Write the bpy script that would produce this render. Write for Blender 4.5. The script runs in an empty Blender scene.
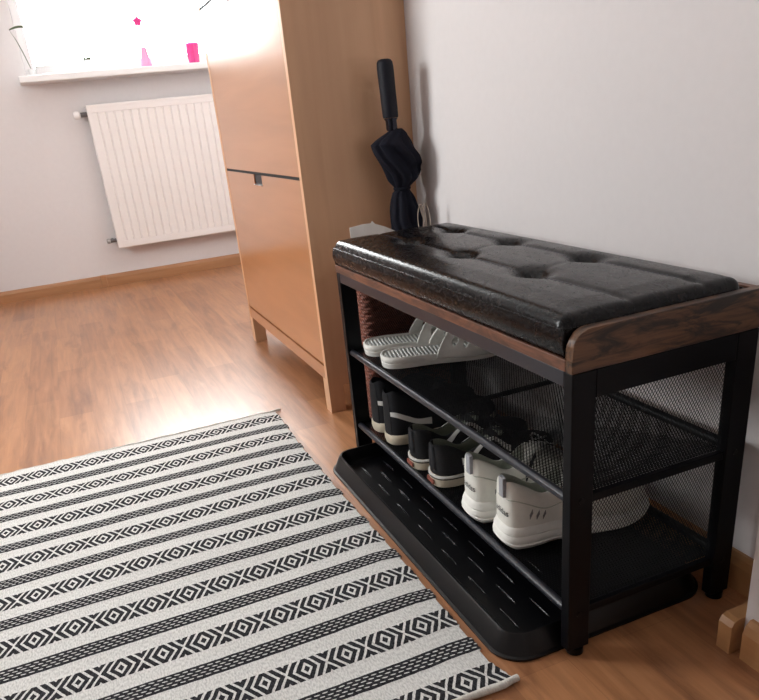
import bpy, bmesh, math, random
from math import sin, cos, pi, radians, sqrt, atan2, exp
from mathutils import Vector, Matrix
random.seed(7)
scene = bpy.context.scene
C = scene.collection
# ------------------------------------------------------------------ helpers
def s2l(c):
    return c/12.92 if c <= .04045 else ((c+.055)/1.055)**2.4
def rgb(r, g, b):
    return (s2l(r/255), s2l(g/255), s2l(b/255), 1)
def new_mat(name, col, rough=.6, metal=0, spec=.5, coat=0):
    m = bpy.data.materials.new(name); m.use_nodes = True
    b = m.node_tree.nodes['Principled BSDF']
    b.inputs['Base Color'].default_value = col
    b.inputs['Roughness'].default_value = rough
    b.inputs['Metallic'].default_value = metal
    b.inputs['Specular IOR Level'].default_value = spec
    b.inputs['Coat Weight'].default_value = coat
    return m
class NT:
    def __init__(s, m): s.m = m; s.t = m.node_tree; s.n = s.t.nodes; s.b = s.n['Principled BSDF']
    def node(s, kind, **kw):
        n = s.n.new(kind)
        for k, v in kw.items():
            if k.startswith('i_'):
                key = k[2:].replace('_', ' ')
                n.inputs[key].default_value = v
            else: setattr(n, k, v)
        return n
    def link(s, a, b): s.t.links.new(a, b)
    def math(s, op, a, b=None, c=None):
        n = s.n.new('ShaderNodeMath'); n.operation = op
        for i, v in enumerate((a, b, c)):
            if v is None: continue
            if isinstance(v, (int, float)): n.inputs[i].default_value = v
            else: s.link(v, n.inputs[i])
        return n.outputs[0]
    def coords(s, scale=(1, 1, 1), rot=(0, 0, 0), kind='Object'):
        tc = s.n.new('ShaderNodeTexCoord'); mp = s.n.new('ShaderNodeMapping')
        mp.inputs['Scale'].default_value = scale; mp.inputs['Rotation'].default_value = rot
        s.link(tc.outputs[kind], mp.inputs['Vector']); return mp.outputs[0]
    def noise(s, vec, scale, detail=3, rough=.5, dist=0):
        n = s.n.new('ShaderNodeTexNoise'); s.link(vec, n.inputs['Vector'])
        n.inputs['Scale'].default_value = scale; n.inputs['Detail'].default_value = detail
        n.inputs['Roughness'].default_value = rough; n.inputs['Distortion'].default_value = dist
        return n.outputs[0]
    def ramp(s, fac, stops):
        r = s.n.new('ShaderNodeValToRGB'); e = r.color_ramp.elements
        while len(e) < len(stops): e.new(.5)
        for el, (p, c) in zip(e, stops): el.position = p; el.color = c
        s.link(fac, r.inputs[0]); return r.outputs[0]
    def mix(s, fac, a, b, mode='MIX'):
        n = s.n.new('ShaderNodeMix'); n.data_type = 'RGBA'; n.blend_type = mode
        for sock, v in ((n.inputs[0], fac), (n.inputs[6], a), (n.inputs[7], b)):
            if isinstance(v, (int, float, tuple)): sock.default_value = v
            else: s.link(v, sock)
        return n.outputs[2]
    def bump(s, h, strength=.3, dist=.001):
        n = s.n.new('ShaderNodeBump'); n.inputs['Strength'].default_value = strength
        n.inputs['Distance'].default_value = dist; s.link(h, n.inputs['Height'])
        s.link(n.outputs[0], s.b.inputs['Normal']); return n
def noisy(name, col, rough, nscale=30, amt=.12, bump=.2, bdist=.0006, stretch=(1, 1, 1), **kw):
    m = new_mat(name, col, rough, **kw); t = NT(m)
    v = t.coords(stretch); n = t.noise(v, nscale, 4)
    lo = tuple(c*(1-amt) for c in col[:3])+(1,); hi = tuple(min(1, c*(1+amt)) for c in col[:3])+(1,)
    t.link(t.ramp(n, [(.3, lo), (.7, hi)]), t.b.inputs['Base Color'])
    if bump: t.bump(n, bump, bdist)
    return m
def obj(name, bm, mat, parent=None, smooth=False, sharp=None):
    me = bpy.data.meshes.new(name); bmesh.ops.recalc_face_normals(bm, faces=bm.faces[:])
    bm.to_mesh(me); bm.free()
    for p in me.polygons: p.use_smooth = smooth
    if smooth and sharp: me.set_sharp_from_angle(angle=radians(sharp))
    if mat: me.materials.append(mat)
    o = bpy.data.objects.new(name, me); C.objects.link(o)
    if parent: o.parent = parent
    return o
def tag(o, label, cat, group=None):
    o['label'] = label; o['category'] = cat
    if group: o['group'] = group
    return o
def struct(o): o['kind'] = 'structure'; return o
def thing(name, label, cat, loc=(0, 0, 0), rz=0, group=None):
    o = bpy.data.objects.new(name, None); C.objects.link(o); o.empty_display_size = .05
    o.location = loc; o.rotation_euler = (0, 0, rz)
    return tag(o, label, cat, group)
def box(bm, x0, x1, y0, y1, z0, z1, bev=0, seg=2):
    b = bmesh.new()
    vs = [b.verts.new((x, y, z)) for x in (x0, x1) for y in (y0, y1) for z in (z0, z1)]
    for f in ((0, 1, 3, 2), (4, 6, 7, 5), (0, 4, 5, 1), (2, 3, 7, 6), (0, 2, 6, 4), (1, 5, 7, 3)):
        b.faces.new([vs[i] for i in f])
    bmesh.ops.recalc_face_normals(b, faces=b.faces[:])
    if bev: bmesh.ops.bevel(b, geom=b.edges[:], offset=bev, segments=seg, affect='EDGES', profile=.5)
    merge(bm, b); return bm
def merge(bm, b, M=None):
    mp = {}
    for v in b.verts: mp[v] = bm.verts.new(M @ v.co if M else v.co)
    for f in b.faces:
        try: bm.faces.new([mp[v] for v in f.verts])
        except ValueError: pass
    b.free()
def BX(*a, **k): return box(bmesh.new(), *a, **k)
def tube(bm, pts, r, n=12, caps=True, closed=False):
    pts = [Vector(p) for p in pts]; N = len(pts); rings = []
    rr = r if isinstance(r, (list, tuple)) else [r]*N
    prev = None
    for i, p in enumerate(pts):
        a = pts[(i-1) % N] if (i > 0 or closed) else p; c = pts[(i+1) % N] if (i < N-1 or closed) else p
        d = (c-a).normalized()
        if prev is None:
            up = Vector((0, 0, 1)) if abs(d.z) < .9 else Vector((1, 0, 0))
            u = d.cross(up).normalized()
        else:
            u = (prev-d*prev.dot(d)).normalized()
        prev = u; w = d.cross(u)
        rings.append([bm.verts.new(p+(u*cos(2*pi*k/n)+w*sin(2*pi*k/n))*rr[i]) for k in range(n)])
    for i in range(N if closed else N-1):
        A, B = rings[i], rings[(i+1) % N]
        for k in range(n): bm.faces.new((A[k], A[(k+1) % n], B[(k+1) % n], B[k]))
    if caps and not closed:
        bm.faces.new(rings[0][::-1]); bm.faces.new(rings[-1])
    return bm
def lathe(bm, prof, c=(0, 0, 0), n=28, rx=1, ry=1):
    rings = []
    for r, z in prof:
        rings.append([bm.verts.new((c[0]+r*rx*cos(2*pi*k/n), c[1]+r*ry*sin(2*pi*k/n), c[2]+z)) for k in range(n)])
    for A, B in zip(rings, rings[1:]):
        for k in range(n): bm.faces.new((A[k], A[(k+1) % n], B[(k+1) % n], B[k]))
    bm.faces.new(rings[0][::-1]); bm.faces.new(rings[-1]); return bm
def loft(bm, rings, closed_ring=True, cap=True):
    R = [[bm.verts.new(p) for p in r] for r in rings]; n = len(R[0])
    for A, B in zip(R, R[1:]):
        for k in range(n if closed_ring else n-1):
            bm.faces.new((A[k], A[(k+1) % n], B[(k+1) % n], B[k]))
    if cap and closed_ring:
        bm.faces.new(R[0][::-1]); bm.faces.new(R[-1])
    return R
def prism(bm, poly, axis, a, b):
    """poly: 2D points; axis: extrude axis; remaining axes in xyz order"""
    def P(p, t):
        if axis == 'x': return (t, p[0], p[1])
        if axis == 'y': return (p[0], t, p[1])
        return (p[0], p[1], t)
    A = [bm.verts.new(P(p, a)) for p in poly]; B = [bm.verts.new(P(p, b)) for p in poly]
    n = len(poly); bm.faces.new(A); bm.faces.new(B[::-1])
    for k in range(n): bm.faces.new((A[k], B[k], B[(k+1) % n], A[(k+1) % n]))
    return bm
def rrect(x0, x1, y0, y1, r, n=6):
    out = []
    for cx, cy, a0 in ((x1-r, y1-r, 0), (x0+r, y1-r, 90), (x0+r, y0+r, 180), (x1-r, y0+r, 270)):
        for i in range(n+1):
            a = radians(a0+90*i/n); out.append((cx+r*cos(a), cy+r*sin(a)))
    return out
def interp(tab, t):
    for (a, va), (b, vb) in zip(tab, tab[1:]):
        if t <= b:
            k = (t-a)/(b-a) if b > a else 0
            return va+(vb-va)*max(0, min(1, k))
    return tab[-1][1]
def sm(tab, t):   # monotone-ish smooth interpolation
    for i in range(len(tab)-1):
        a, va = tab[i]; b, vb = tab[i+1]
        if t <= b or i == len(tab)-2:
            k = max(0, min(1, (t-a)/(b-a)))
            pa, pva = tab[i-1] if i > 0 else tab[i]; nb, nvb = tab[i+2] if i+2 < len(tab) else tab[i+1]
            m0 = (vb-pva)/(b-pa)*(b-a) if b > pa else 0; m1 = (nvb-va)/(nb-a)*(b-a) if nb > a else 0
            k2, k3 = k*k, k*k*k
            return (2*k3-3*k2+1)*va+(k3-2*k2+k)*m0+(-2*k3+3*k2)*vb+(k3-k2)*m1
def sstep(a, b, t):
    k = max(0, min(1, (t-a)/(b-a))); return k*k*(3-2*k)

# ------------------------------------------------------------------ camera (from the calibration)
cam_d = bpy.data.cameras.new('camera'); cam = bpy.data.objects.new('camera', cam_d); C.objects.link(cam)
yaw, pitch, roll = -.35073, -.417487, -.106505
f = Vector((-sin(yaw)*cos(pitch), cos(yaw)*cos(pitch), sin(pitch))); r = Vector((cos(yaw), sin(yaw), 0)); u = r.cross(f)
R0 = cos(roll)*r+sin(roll)*u; U0 = -sin(roll)*r+cos(roll)*u
M = Matrix((R0, U0, -f)).transposed().to_4x4(); M.translation = Vector((-.51349, -.68048, .746455))
cam.matrix_world = M
cam_d.sensor_width = 36; cam_d.lens = 725.629*36/759
cam_d.shift_x = (379.5-370.951)/759; cam_d.shift_y = (435.117-350)/759
cam_d.clip_start = .02; scene.camera = cam

# ------------------------------------------------------------------ materials
m_wall = noisy('wall paint', rgb(222, 217, 217), .85, 60, .01, .15, .0008)
m_ceil = noisy('ceiling paint', rgb(236, 234, 232), .9, 60, .01, .1)
m_white = new_mat('white enamel', rgb(236, 230, 228), .35)
m_sill = new_mat('white sill', rgb(238, 236, 236), .3)
def wood(name, base, dark, rough, axis, grain=1.0, contrast=1.0, coat=0, knots=0.0):
    m = new_mat(name, base, rough, coat=coat); t = NT(m)
    sc = {'x': (1.5, 22, 22), 'y': (22, 1.5, 22), 'z': (22, 22, 1.5)}[axis]
    v = t.coords(tuple(a*grain for a in sc)); n = t.noise(v, 1.6, 6, .6, .6)
    sc2 = {'x': (.8, 5, 5), 'y': (5, .8, 5), 'z': (5, 5, .8)}[axis]
    n2 = t.noise(t.coords(sc2), 1.3, 3, .5, 1.2)
    a = t.ramp(n, [(.3, dark), (.65, base)])
    bb = t.ramp(n2, [(.25, tuple(c*(1-.28*contrast) for c in base[:3])+(1,)), (.7, tuple(min(1, c*(1+.1*contrast)) for c in base[:3])+(1,))])
    col = t.mix(.5, a, bb)
    if knots:
        n3 = t.noise(t.coords(tuple(q*.9 for q in sc2)), 2.2, 5, .6, 2.0)
        k = t.ramp(n3, [(.56, (0, 0, 0, 1)), (.66, (1, 1, 1, 1))])
        k = t.math('MULTIPLY', k, knots)
        col = t.mix(k, col, tuple(c*.25 for c in dark[:3])+(1,))
    t.link(col, t.b.inputs['Base Color']); t.bump(n, .08, .0005)
    return m
m_birch = wood('birch veneer upright', rgb(212, 168, 132), rgb(196, 150, 114), .42, 'z', .7)
m_birch_h = wood('birch veneer across', rgb(182, 122, 76), rgb(168, 108, 64), .3, 'y', .7, coat=.9)
m_birch_h.node_tree.nodes['Principled BSDF'].inputs['Coat Roughness'].default_value = .16
m_base = wood('beech baseboard', rgb(186, 138, 92), rgb(160, 112, 72), .4, 'y')
m_basex = wood('beech baseboard across', rgb(178, 130, 92), rgb(150, 104, 70), .4, 'x')
def rustic(name, axis, light, dark, amt):
    m = new_mat(name, light, .42); t = NT(m)
    st = lambda a, b: {'x': (a, b, b), 'y': (b, a, b)}[axis]
    g = t.noise(t.coords(st(6, 90)), 1.2, 6, .65, .8)
    c = t.ramp(g, [(.3, dark), (.52, light), (.72, tuple(min(1, q*1.35) for q in light[:3])+(1,))])
    bl = t.noise(t.coords(st(9, 34)), 1.1, 5, .62, 1.4)
    c = t.mix(t.math('MULTIPLY', t.ramp(bl, [(.47, (0, 0, 0, 1)), (.60, (1, 1, 1, 1))]), amt), c, rgb(24, 18, 15))
    t.link(c, t.b.inputs['Base Color']); t.bump(g, .15, .0005); return m
m_rustic = rustic('rustic brown board', 'x', rgb(104, 72, 48), rgb(52, 36, 26), .9)
m_rustic_y = rustic('rustic brown board lengthwise', 'y', rgb(118, 76, 56), rgb(76, 48, 38), .45)
m_black = noisy('black powder coat', rgb(6, 6, 11), .45, 400, .1, .1, .0003, spec=.18)
m_rod = noisy('charcoal tube', rgb(36, 38, 47), .33, 300, .08, .05, .0003)
m_mesh = new_mat('black mesh', rgb(8, 8, 11), .55, 0, .15)
m_screw = new_mat('screw black', rgb(14, 14, 16), .3, .6)
m_tray = noisy('black tray plastic', rgb(6, 6, 9), .32, 500, .1, .12, .0002, spec=.35)
m_grey = new_mat('grey valve metal', rgb(120, 118, 120), .35, .8)
m_gap_shade = new_mat('dark gap shade', rgb(16, 16, 18), .7)
m_handle = new_mat('black pull', rgb(24, 25, 30), .4)
m_clip = new_mat('bright steel', rgb(190, 190, 192), .3, .9)

def floor_mat():
    m = new_mat('oak laminate strips', rgb(190, 135, 92), .3, spec=.8, coat=.35); m.node_tree.nodes['Principled BSDF'].inputs['Coat Roughness'].default_value = .24; t = NT(m)
    v = t.coords((1, 1, 1), (0, 0, radians(90)))
    br = t.n.new('ShaderNodeTexBrick'); t.link(v, br.inputs['Vector'])
    br.offset = .37; br.offset_frequency = 2; br.squash = 1
    for k, val in (('Scale', 1), ('Mortar Size', .0005), ('Mortar Smooth', .1), ('Bias', 0), ('Brick Width', .52), ('Row Height', .0965)):
        br.inputs[k].default_value = val
    br.inputs['Color1'].default_value = rgb(190, 134, 90); br.inputs['Color2'].default_value = rgb(152, 100, 64); br.inputs['Mortar'].default_value = rgb(140, 92, 60)
    g = t.noise(t.coords((34, 2.2, 1)), 1.5, 7, .62, .5)
    g2 = t.noise(t.coords((11, 2.0, 1)), 1.3, 6, .65, .5)
    c = t.mix(.45, br.outputs['Color'], t.ramp(g, [(.3, rgb(104, 64, 42)), (.55, rgb(178, 124, 86)), (.75, rgb(208, 154, 114))]))
    c = t.mix(t.math('MULTIPLY', t.ramp(g2, [(.54, (0, 0, 0, 1)), (.68, (1, 1, 1, 1))]), .5), c, rgb(108, 64, 42))
    c = t.mix(t.math('MULTIPLY', t.ramp(g2, [(.3, (1, 1, 1, 1)), (.42, (0, 0, 0, 1))]), .2), c, rgb(220, 172, 128))
    t.link(c, t.b.inputs['Base Color'])
    t.link(t.math('MULTIPLY_ADD', g, .10, .26), t.b.inputs['Roughness'])
    t.bump(g, .06, .0006); return m
m_floor = floor_mat()

# ------------------------------------------------------------------ setting
XW, YW, H = .3346, 3.66, 2.5       # right wall, window wall, ceiling
XN, YN = .222, -.10                # nearer wall jog
struct(obj('floor', BX(-1.92, 1.4, -2.42, YW+.02, -.04, 0), m_floor))
struct(obj('ceiling', BX(-1.92, 1.4, -2.42, YW+.3, H, H+.05), m_ceil))
bm = bmesh.new(); box(bm, -2.1, -1.9, -2.42, 1.15, 0, H); box(bm, -2.1, -1.9, 2.05, YW+.3, 0, H); box(bm, -2.1, -1.9, 1.15, 2.05, 0, .9); box(bm, -2.1, -1.9, 1.15, 2.05, 1.85, H)
struct(obj('wall_left', bm, m_wall))
w2 = struct(bpy.data.objects.new('unseen_window_2', None)); C.objects.link(w2); w2.location = (-2.03, 1.6, 0)  # unseen window, added in the left wall to supply side light
bm = bmesh.new()
for a, b in ((-.45, -.4), (.4, .45)): box(bm, -.03, .03, a, b, .9, 1.85)
for a, b in ((.9, .96), (1.79, 1.85)): box(bm, -.026, .026, -.41, .41, a, b)
obj('window_frame', bm, m_sill, w2)
struct(obj('wall_back', BX(-1.9, XN, -2.42, -2.35, 0, H), m_wall))
bm = bmesh.new()
prism(bm, [(XN, -2.42), (XN, YN), (XW, YN), (XW, 2.25), (1.35, 2.25), (1.35, YW), (1.42, YW), (1.42, -2.42)], 'z', 0, H)
struct(obj('wall_right', bm, m_wall))
# window wall with an opening
wx0, wx1, wz0, wz1 = -.53, .98, 1.06, 2.25
bm = bmesh.new(); T = .3
box(bm, -1.9, wx0, YW, YW+T, 0, H); box(bm, wx1, 1.4, YW, YW+T, 0, H)
box(bm, wx0, wx1, YW, YW+T, 0, 1.03); box(bm, wx0, wx1, YW, YW+T, wz1, H)
struct(obj('wall_front', bm, m_wall))
w = struct(bpy.data.objects.new('window_1', None)); C.objects.link(w); w.location = (0, YW+.2, 0)
bm = bmesh.new()
fx = (wx0, .2, .26, wx1)
for a, b in ((wx0, wx0+.045), (.445, .515), (wx1-.06, wx1)): box(bm, a, b, 0, .06, wz0, wz1, .004)
for a, b in ((wz0, wz0+.07), (wz1-.07, wz1)): box(bm, wx0+.05, wx1-.05, .004, .056, a, b, .004)
obj('window_frame', bm, m_sill, w)
gm = bpy.data.materials.new('window glass'); gm.use_nodes = True; t = gm.node_tree; t.nodes.clear()
o_ = t.nodes.new('ShaderNodeOutputMaterial'); mx = t.nodes.new('ShaderNodeMixShader'); tr = t.nodes.new('ShaderNodeBsdfTransparent'); gl = t.nodes.new('ShaderNodeBsdfGlossy')
fr = t.nodes.new('ShaderNodeFresnel'); gl.inputs['Roughness'].default_value = .02
t.links.new(fr.outputs[0], mx.inputs[0]); t.links.new(tr.outputs[0], mx.inputs[1]); t.links.new(gl.outputs[0], mx.inputs[2]); t.links.new(mx.outputs[0], o_.inputs[0])
for a, b in ((wx0+.06, .445), (.515, wx1-.06)): obj('pane', BX(a, b, .027, .033, wz0+.07, wz1-.07), gm, w)
obj('window_sill', BX(-.565, 1.02, -.38, 0, 1.03, 1.06, .004), m_sill, w)
# baseboards
def baseprof(t=.015, h=.062): return [(0, 0), (t, 0), (t, h*.72), (t*.72, h*.9), (t*.35, h), (0, h)]
bm = bmesh.new(); prism(bm, [(YW-a, z) for a, z in baseprof()], 'x', -1.9, 1.35)
o = struct(obj('baseboard_front', bm, m_basex))
bm = bmesh.new(); box(bm, -.0165, .0165, -.0185, 0, 0, .0645, .003)
j = obj('joint_cover', bm, m_basex, o); j.location = (-.405, YW, 0)
bm = bmesh.new(); prism(bm, [(XW-a, z) for a, z in baseprof()], 'y', YN+.024, 1.097); struct(obj('baseboard_right', bm, m_base))
bm = bmesh.new(); prism(bm, [(XN-a, z) for a, z in baseprof(.017)], 'y', -2.35, YN-.012); struct(obj('baseboard_side', bm, m_base))
bm = bmesh.new(); prism(bm, [(-1.9+a, z) for a, z in baseprof()], 'y', -2.35, YW-.015); struct(obj('baseboard_left', bm, m_base))
bm = bmesh.new(); prism(bm, [(.199, 0), (.215, 0), (.3186, 0), (.3186, .056), (.212, .056), (.204, .053), (.199, .045)], 'y', YN+.001, YN+.023)
struct(obj('trim_1', bm, m_base))

# ------------------------------------------------------------------ radiator
rd = thing('radiator', 'white panel radiator with vertical grooves on the wall under the window', 'radiator', (0, YW, 0))
x0, x1, z0, z1, yf = -.292, .80, .205, .91, -.10
bm = bmesh.new(); n = 26; pit = .0405; poly = [(x0, yf+.02), (x0, yf+.004), (x0+.004, yf)]
x = x0+.05
while x < x1-.03:
    poly += [(x-.006, yf), (x-.002, yf+.006), (x+.002, yf+.006), (x+.006, yf)]; x += pit
poly += [(x1-.004, yf), (x1, yf+.004), (x1, yf+.02)]
prism(bm, poly, 'z', z0+.035, z1-.035)
box(bm, x0, x1, yf, yf+.02, z0, z0+.0352, .003); box(bm, x0, x1, yf, yf+.02, z1-.0352, z1, .003)
obj('front_panel', bm, m_white, rd)
bm = bmesh.new(); box(bm, x0+.001, x1-.001, yf+.021, -.022, z0+.005, z1-.012, .003); obj('body', bm, m_white, rd)
bm = bmesh.new(); box(bm, x0, x1, yf-.001, -.02, z1-.0115, z1+.004, .003)
obj('top_grille', bm, m_white, rd)
for nm, z in (('valve', .872), ('drain_valve', .245)):
    bm = bmesh.new(); tube(bm, [(x0-.032, yf+.035, z), (x0-.001, yf+.035, z)], .012 if z > .5 else .010, 14)
    tube(bm, [(x0-.018, yf+.035, z), (x0-.018, -.001, z)], .008, 10)
    v_ = obj(nm, bm, m_grey, rd, True, 40)
    bm = bmesh.new(); k = x0-.034
    prof = [(.013, 0), (.019, .004), (.02, .022), (.014, .032)] if z > .5 else [(.011, 0), (.0135, .003), (.0135, .014), (.009, .018)]
    b2 = bmesh.new(); lathe(b2, prof); merge(bm, b2, Matrix.Translation((k, yf+.035, z)) @ Matrix.Rotation(radians(-90), 4, 'Y'))
    obj('knob', bm, m_white if z > .5 else m_clip, v_, True, 40)
for xb in (x0+.12, x1-.12):
    obj('bracket', BX(xb-.015, xb+.015, -.021, 0, .3, .86), m_white, rd)

# ------------------------------------------------------------------ things on the sill
ZS = 1.06
m_pinkg = new_mat('pink translucent glass', rgb(236, 84, 160), .12); NT(m_pinkg).b.inputs['Transmission Weight'].default_value = .35
m_palep = new_mat('pale pink ceramic', rgb(232, 160, 200), .4)
m_flower = new_mat('pink petals', rgb(222, 60, 140), .6)
m_leaf = new_mat('dull green leaf', rgb(84, 96, 70), .6)
m_pot = new_mat('white glazed pot', rgb(236, 236, 236), .3)
g = thing('glass_tumbler', 'hot pink ribbed glass tumbler on the window sill beside the cabinet', 'glass', (.288, 3.56, ZS))
bm = bmesh.new(); rings = []
for r_, z in [(.024, 0), (.026, .003), (.029, .03), (.033, .06), (.036, .095), (.033, .095), (.030, .06), (.026, .03), (.022, .01)]:
    rings.append([(r_*(1+.03*cos(12*2*pi*k/72))*cos(2*pi*k/72), r_*(1+.03*cos(12*2*pi*k/72))*sin(2*pi*k/72), z) for k in range(72)])
loft(bm, rings); obj('cup', bm, m_pinkg, g, True, 50)
g = thing('potted_orchid', 'single pink flower on a thin stem in a pale pink vase on the window sill', 'plant', (.045, 3.56, ZS))
bm = bmesh.new(); lathe(bm, [(.026, 0), (.028, .004), (.022, .045), (.015, .075), (.0135, .09), (.011, .09), (.011, .06)]); obj('vase', bm, m_palep, g, True, 50)
bm = bmesh.new(); tube(bm, [(0, 0, .05), (.004, 0, .13), (-.004, .004, .2), (-.012, .008, .26), (-.03, .012, .33)], .0016, 6); obj('stem', bm, m_leaf, g, True)
bm = bmesh.new()
for k in range(5):
    a = 2*pi*k/5+.3; b2 = bmesh.new(); bmesh.ops.create_uvsphere(b2, u_segments=10, v_segments=6, radius=1)
    merge(bm, b2, Matrix.Translation((-.004+.010*cos(a), -.003, .205+.010*sin(a))) @ Matrix.Rotation(-a, 4, 'Y') @ Matrix.Diagonal((.014, .005, .010, 1)))
obj('flower', bm, m_flower, g, True)
def leafy(bm, base, tip, w, bend, n=8):
    base, tip = Vector(base), Vector(tip); d = (tip-base); s = d.cross(Vector((0, 1, 0))).normalized(); L, Rr, Ct = [], [], []
    for i in range(n+1):
        k = i/n; p = base+d*k+Vector((0, 0, bend*sin(pi*k))); ww = w*sin(pi*(.12+.88*k)**.8)*(1-k**6)+.0004
        L.append(bm.verts.new(p+s*ww)); Rr.append(bm.verts.new(p-s*ww)); Ct.append(bm.verts.new(p+Vector((0, -ww*.35-.0008, 0))))
    B = [bm.verts.new(c.co+Vector((0, .0016, 0))) for c in Ct]
    for i in range(n):
        bm.faces.new((L[i], L[i+1], Ct[i+1], Ct[i])); bm.faces.new((Ct[i], Ct[i+1], Rr[i+1], Rr[i]))
        bm.faces.new((L[i], B[i], B[i+1], L[i+1])); bm.faces.new((B[i], Rr[i], Rr[i+1], B[i+1]))
g = thing('potted_succulent', 'small spiky green plant in a white footed cup on the window sill', 'plant', (-.235, 3.56, ZS))
bm = bmesh.new(); lathe(bm, [(.02, 0), (.021, .004), (.012, .010), (.016, .02), (.022, .05), (.021, .053), (.018, .045)]); obj('pot', bm, m_pot, g, True, 50)
bm = bmesh.new()
for a, l in ((-58, .075), (-36, .078), (-10, .06), (16, .07), (40, .078), (60, .05)):
    leafy(bm, (0, random.uniform(-.006, .006), .045), (l*sin(radians(a)), random.uniform(-.01, .01), .045+l*cos(radians(a))), .0030, .004)
obj('leaves', bm, m_leaf, g)
g = thing('potted_plant', 'white pot with one long arching leaf at the left end of the window sill', 'plant', (-.497, 3.6, ZS))
bm = bmesh.new(); lathe(bm, [(.014, 0), (.016, .004), (.020, .03), (.021, .034), (.018, .034), (.017, .03)]); obj('pot', bm, m_pot, g, True, 50)
bm = bmesh.new()
leafy(bm, (0, 0, .025), (-.055, -.05, .20), .0016, .02); leafy(bm, (-.055, -.05, .20), (.06, -.05, .185), .0045, .018)
obj('leaves', bm, m_leaf, g)

# ------------------------------------------------------------------ shoe cabinet (tip-out doors)
cx0, cx1, cy0, cy1, cz1 = .031, XW-.001, 1.0994, 1.985, 1.50
cb = thing('shoe_cabinet', 'tall birch veneer shoe cabinet with stacked tip-out doors on square legs', 'cabinet', (cx0, cy0, 0))
def L(bm): bmesh.ops.translate(bm, verts=bm.verts[:], vec=(-cx0, -cy0, 0)); return bm
legw = .042
for y0, y1 in ((cy0, cy0+.019), (cy1-.019, cy1)):
    bm = bmesh.new(); prism(bm, [(cx0, 0), (cx0+legw, 0), (cx0+legw, .075), (cx1-.0155-legw, .075), (cx1-.0155-legw, 0), (cx1-.0155, 0), (cx1-.0155, .065), (cx1, .065), (cx1, cz1), (cx0, cz1)], 'y', y0, y1)
    # front leg corner block gives the leg its square section
    sgn = 1 if y0 == cy0 else -1
    ya, yb = (y1, y1+.022) if sgn == 1 else (y0-.022, y0)
    obj('side_panel', L(bm), m_birch, cb)
    obj('leg', L(BX(cx0, cx0+legw, ya, yb, 0, .094)), m_birch, cb)
obj('bottom_rail', L(BX(cx0+.001, cx0+.02, cy0+.019, cy1-.019, .094, .130)), m_birch_h, cb)
obj('top_panel', L(BX(cx0-.004, cx1, cy0-.003, cy1+.003, cz1, cz1+.02, .002)), m_birch_h, cb)
obj('back_panel', L(BX(cx1-.008, cx1-.001, cy0+.019, cy1-.019, .066, cz1-.001)), m_birch, cb)
obj('carcass', L(BX(cx0+.03, cx1-.01, cy0+.0195, cy1-.0195, .131, cz1-.002)), m_birch, cb)
for z0, z1 in ((.138, .609), (.617, 1.088), (1.096, 1.495)):
    y0, y1 = cy0+.021, cy1-.005; ym = (cy0+cy1)/2
    bm = bmesh.new(); hw, hd = .046, .030
    prism(bm, [(y0, z0), (y1, z0), (y1, z1), (ym+hw, z1), (ym+hw, z1-hd), (ym-hw, z1-hd), (ym-hw, z1), (y0, z1)], 'x', cx0+.001, cx0+.019)
    d = obj('door', L(bm), m_birch_h, cb)
    bm = bmesh.new(); box(bm, cx0+.004, cx0+.0185, ym-hw+.001, ym+hw-.001, z1-hd+.0015, z1-.001); h_ = obj('handle', L(bm), m_handle, d)
    obj('clip', L(BX(cx0-.002, cx0+.0037, ym-hw+.001, ym+hw-.001, z1-hd+.001, z1-hd+.0035)), m_clip, h_)
    obj('gap_shade', L(BX(cx0+.002, cx0+.0295, cy0+.0205, cy1-.0205, z1+.0003, z1+.0075)), m_gap_shade, cb) if z1 < 1.4 else None  # dark strip between doors, stands in for the shade of the open gap

# ------------------------------------------------------------------ bench
BL, BD, BH = .8327, .300, .435
bench = thing('shoe_bench', 'black metal shoe bench with mesh shelves and a rustic brown wooden rim', 'bench', (0, 0, 0))
lx, ly = .036, .0178
def part(name, bm, m, par=bench, **k): return obj(name, bm, m, par, **k)
for sx in (0, 1):
    for sy in (0, 1):
        xa = 0 if sx == 0 else BD-lx; ya = 0 if sy == 0 else BL-ly
        l_ = part('leg', BX(xa, xa+lx, ya, ya+ly, .012, BH-.0005, .0015), m_black)
        bm = bmesh.new(); lathe(bm, [(.010, 0), (.0125, .002), (.0125, .0118)], (xa+lx/2, ya+ly/2, 0), 16); obj('foot', bm, m_screw, l_, True, 40)
        for zz in (.072, .2555):
            yy = -.001 if sy == 0 else BL+.001
            bm = bmesh.new(); tube(bm, [(xa+lx/2, yy, zz), (xa+lx/2, yy+(.002 if sy == 0 else -.002), zz)], .0042, 12)
            obj('screw', bm, m_screw, l_)
for xa in (.0005, BD-.0185):
    part('long_rail', BX(xa, xa+.018, ly+.0003, BL-ly-.0003, .414, BH-.0005, .001), m_rod)
for ya in (.0005, BL-.0175):
    part('side_rail', BX(lx+.0003, BD-lx-.0003, ya, ya+.017, .397, BH-.0005, .001), m_black)
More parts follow.
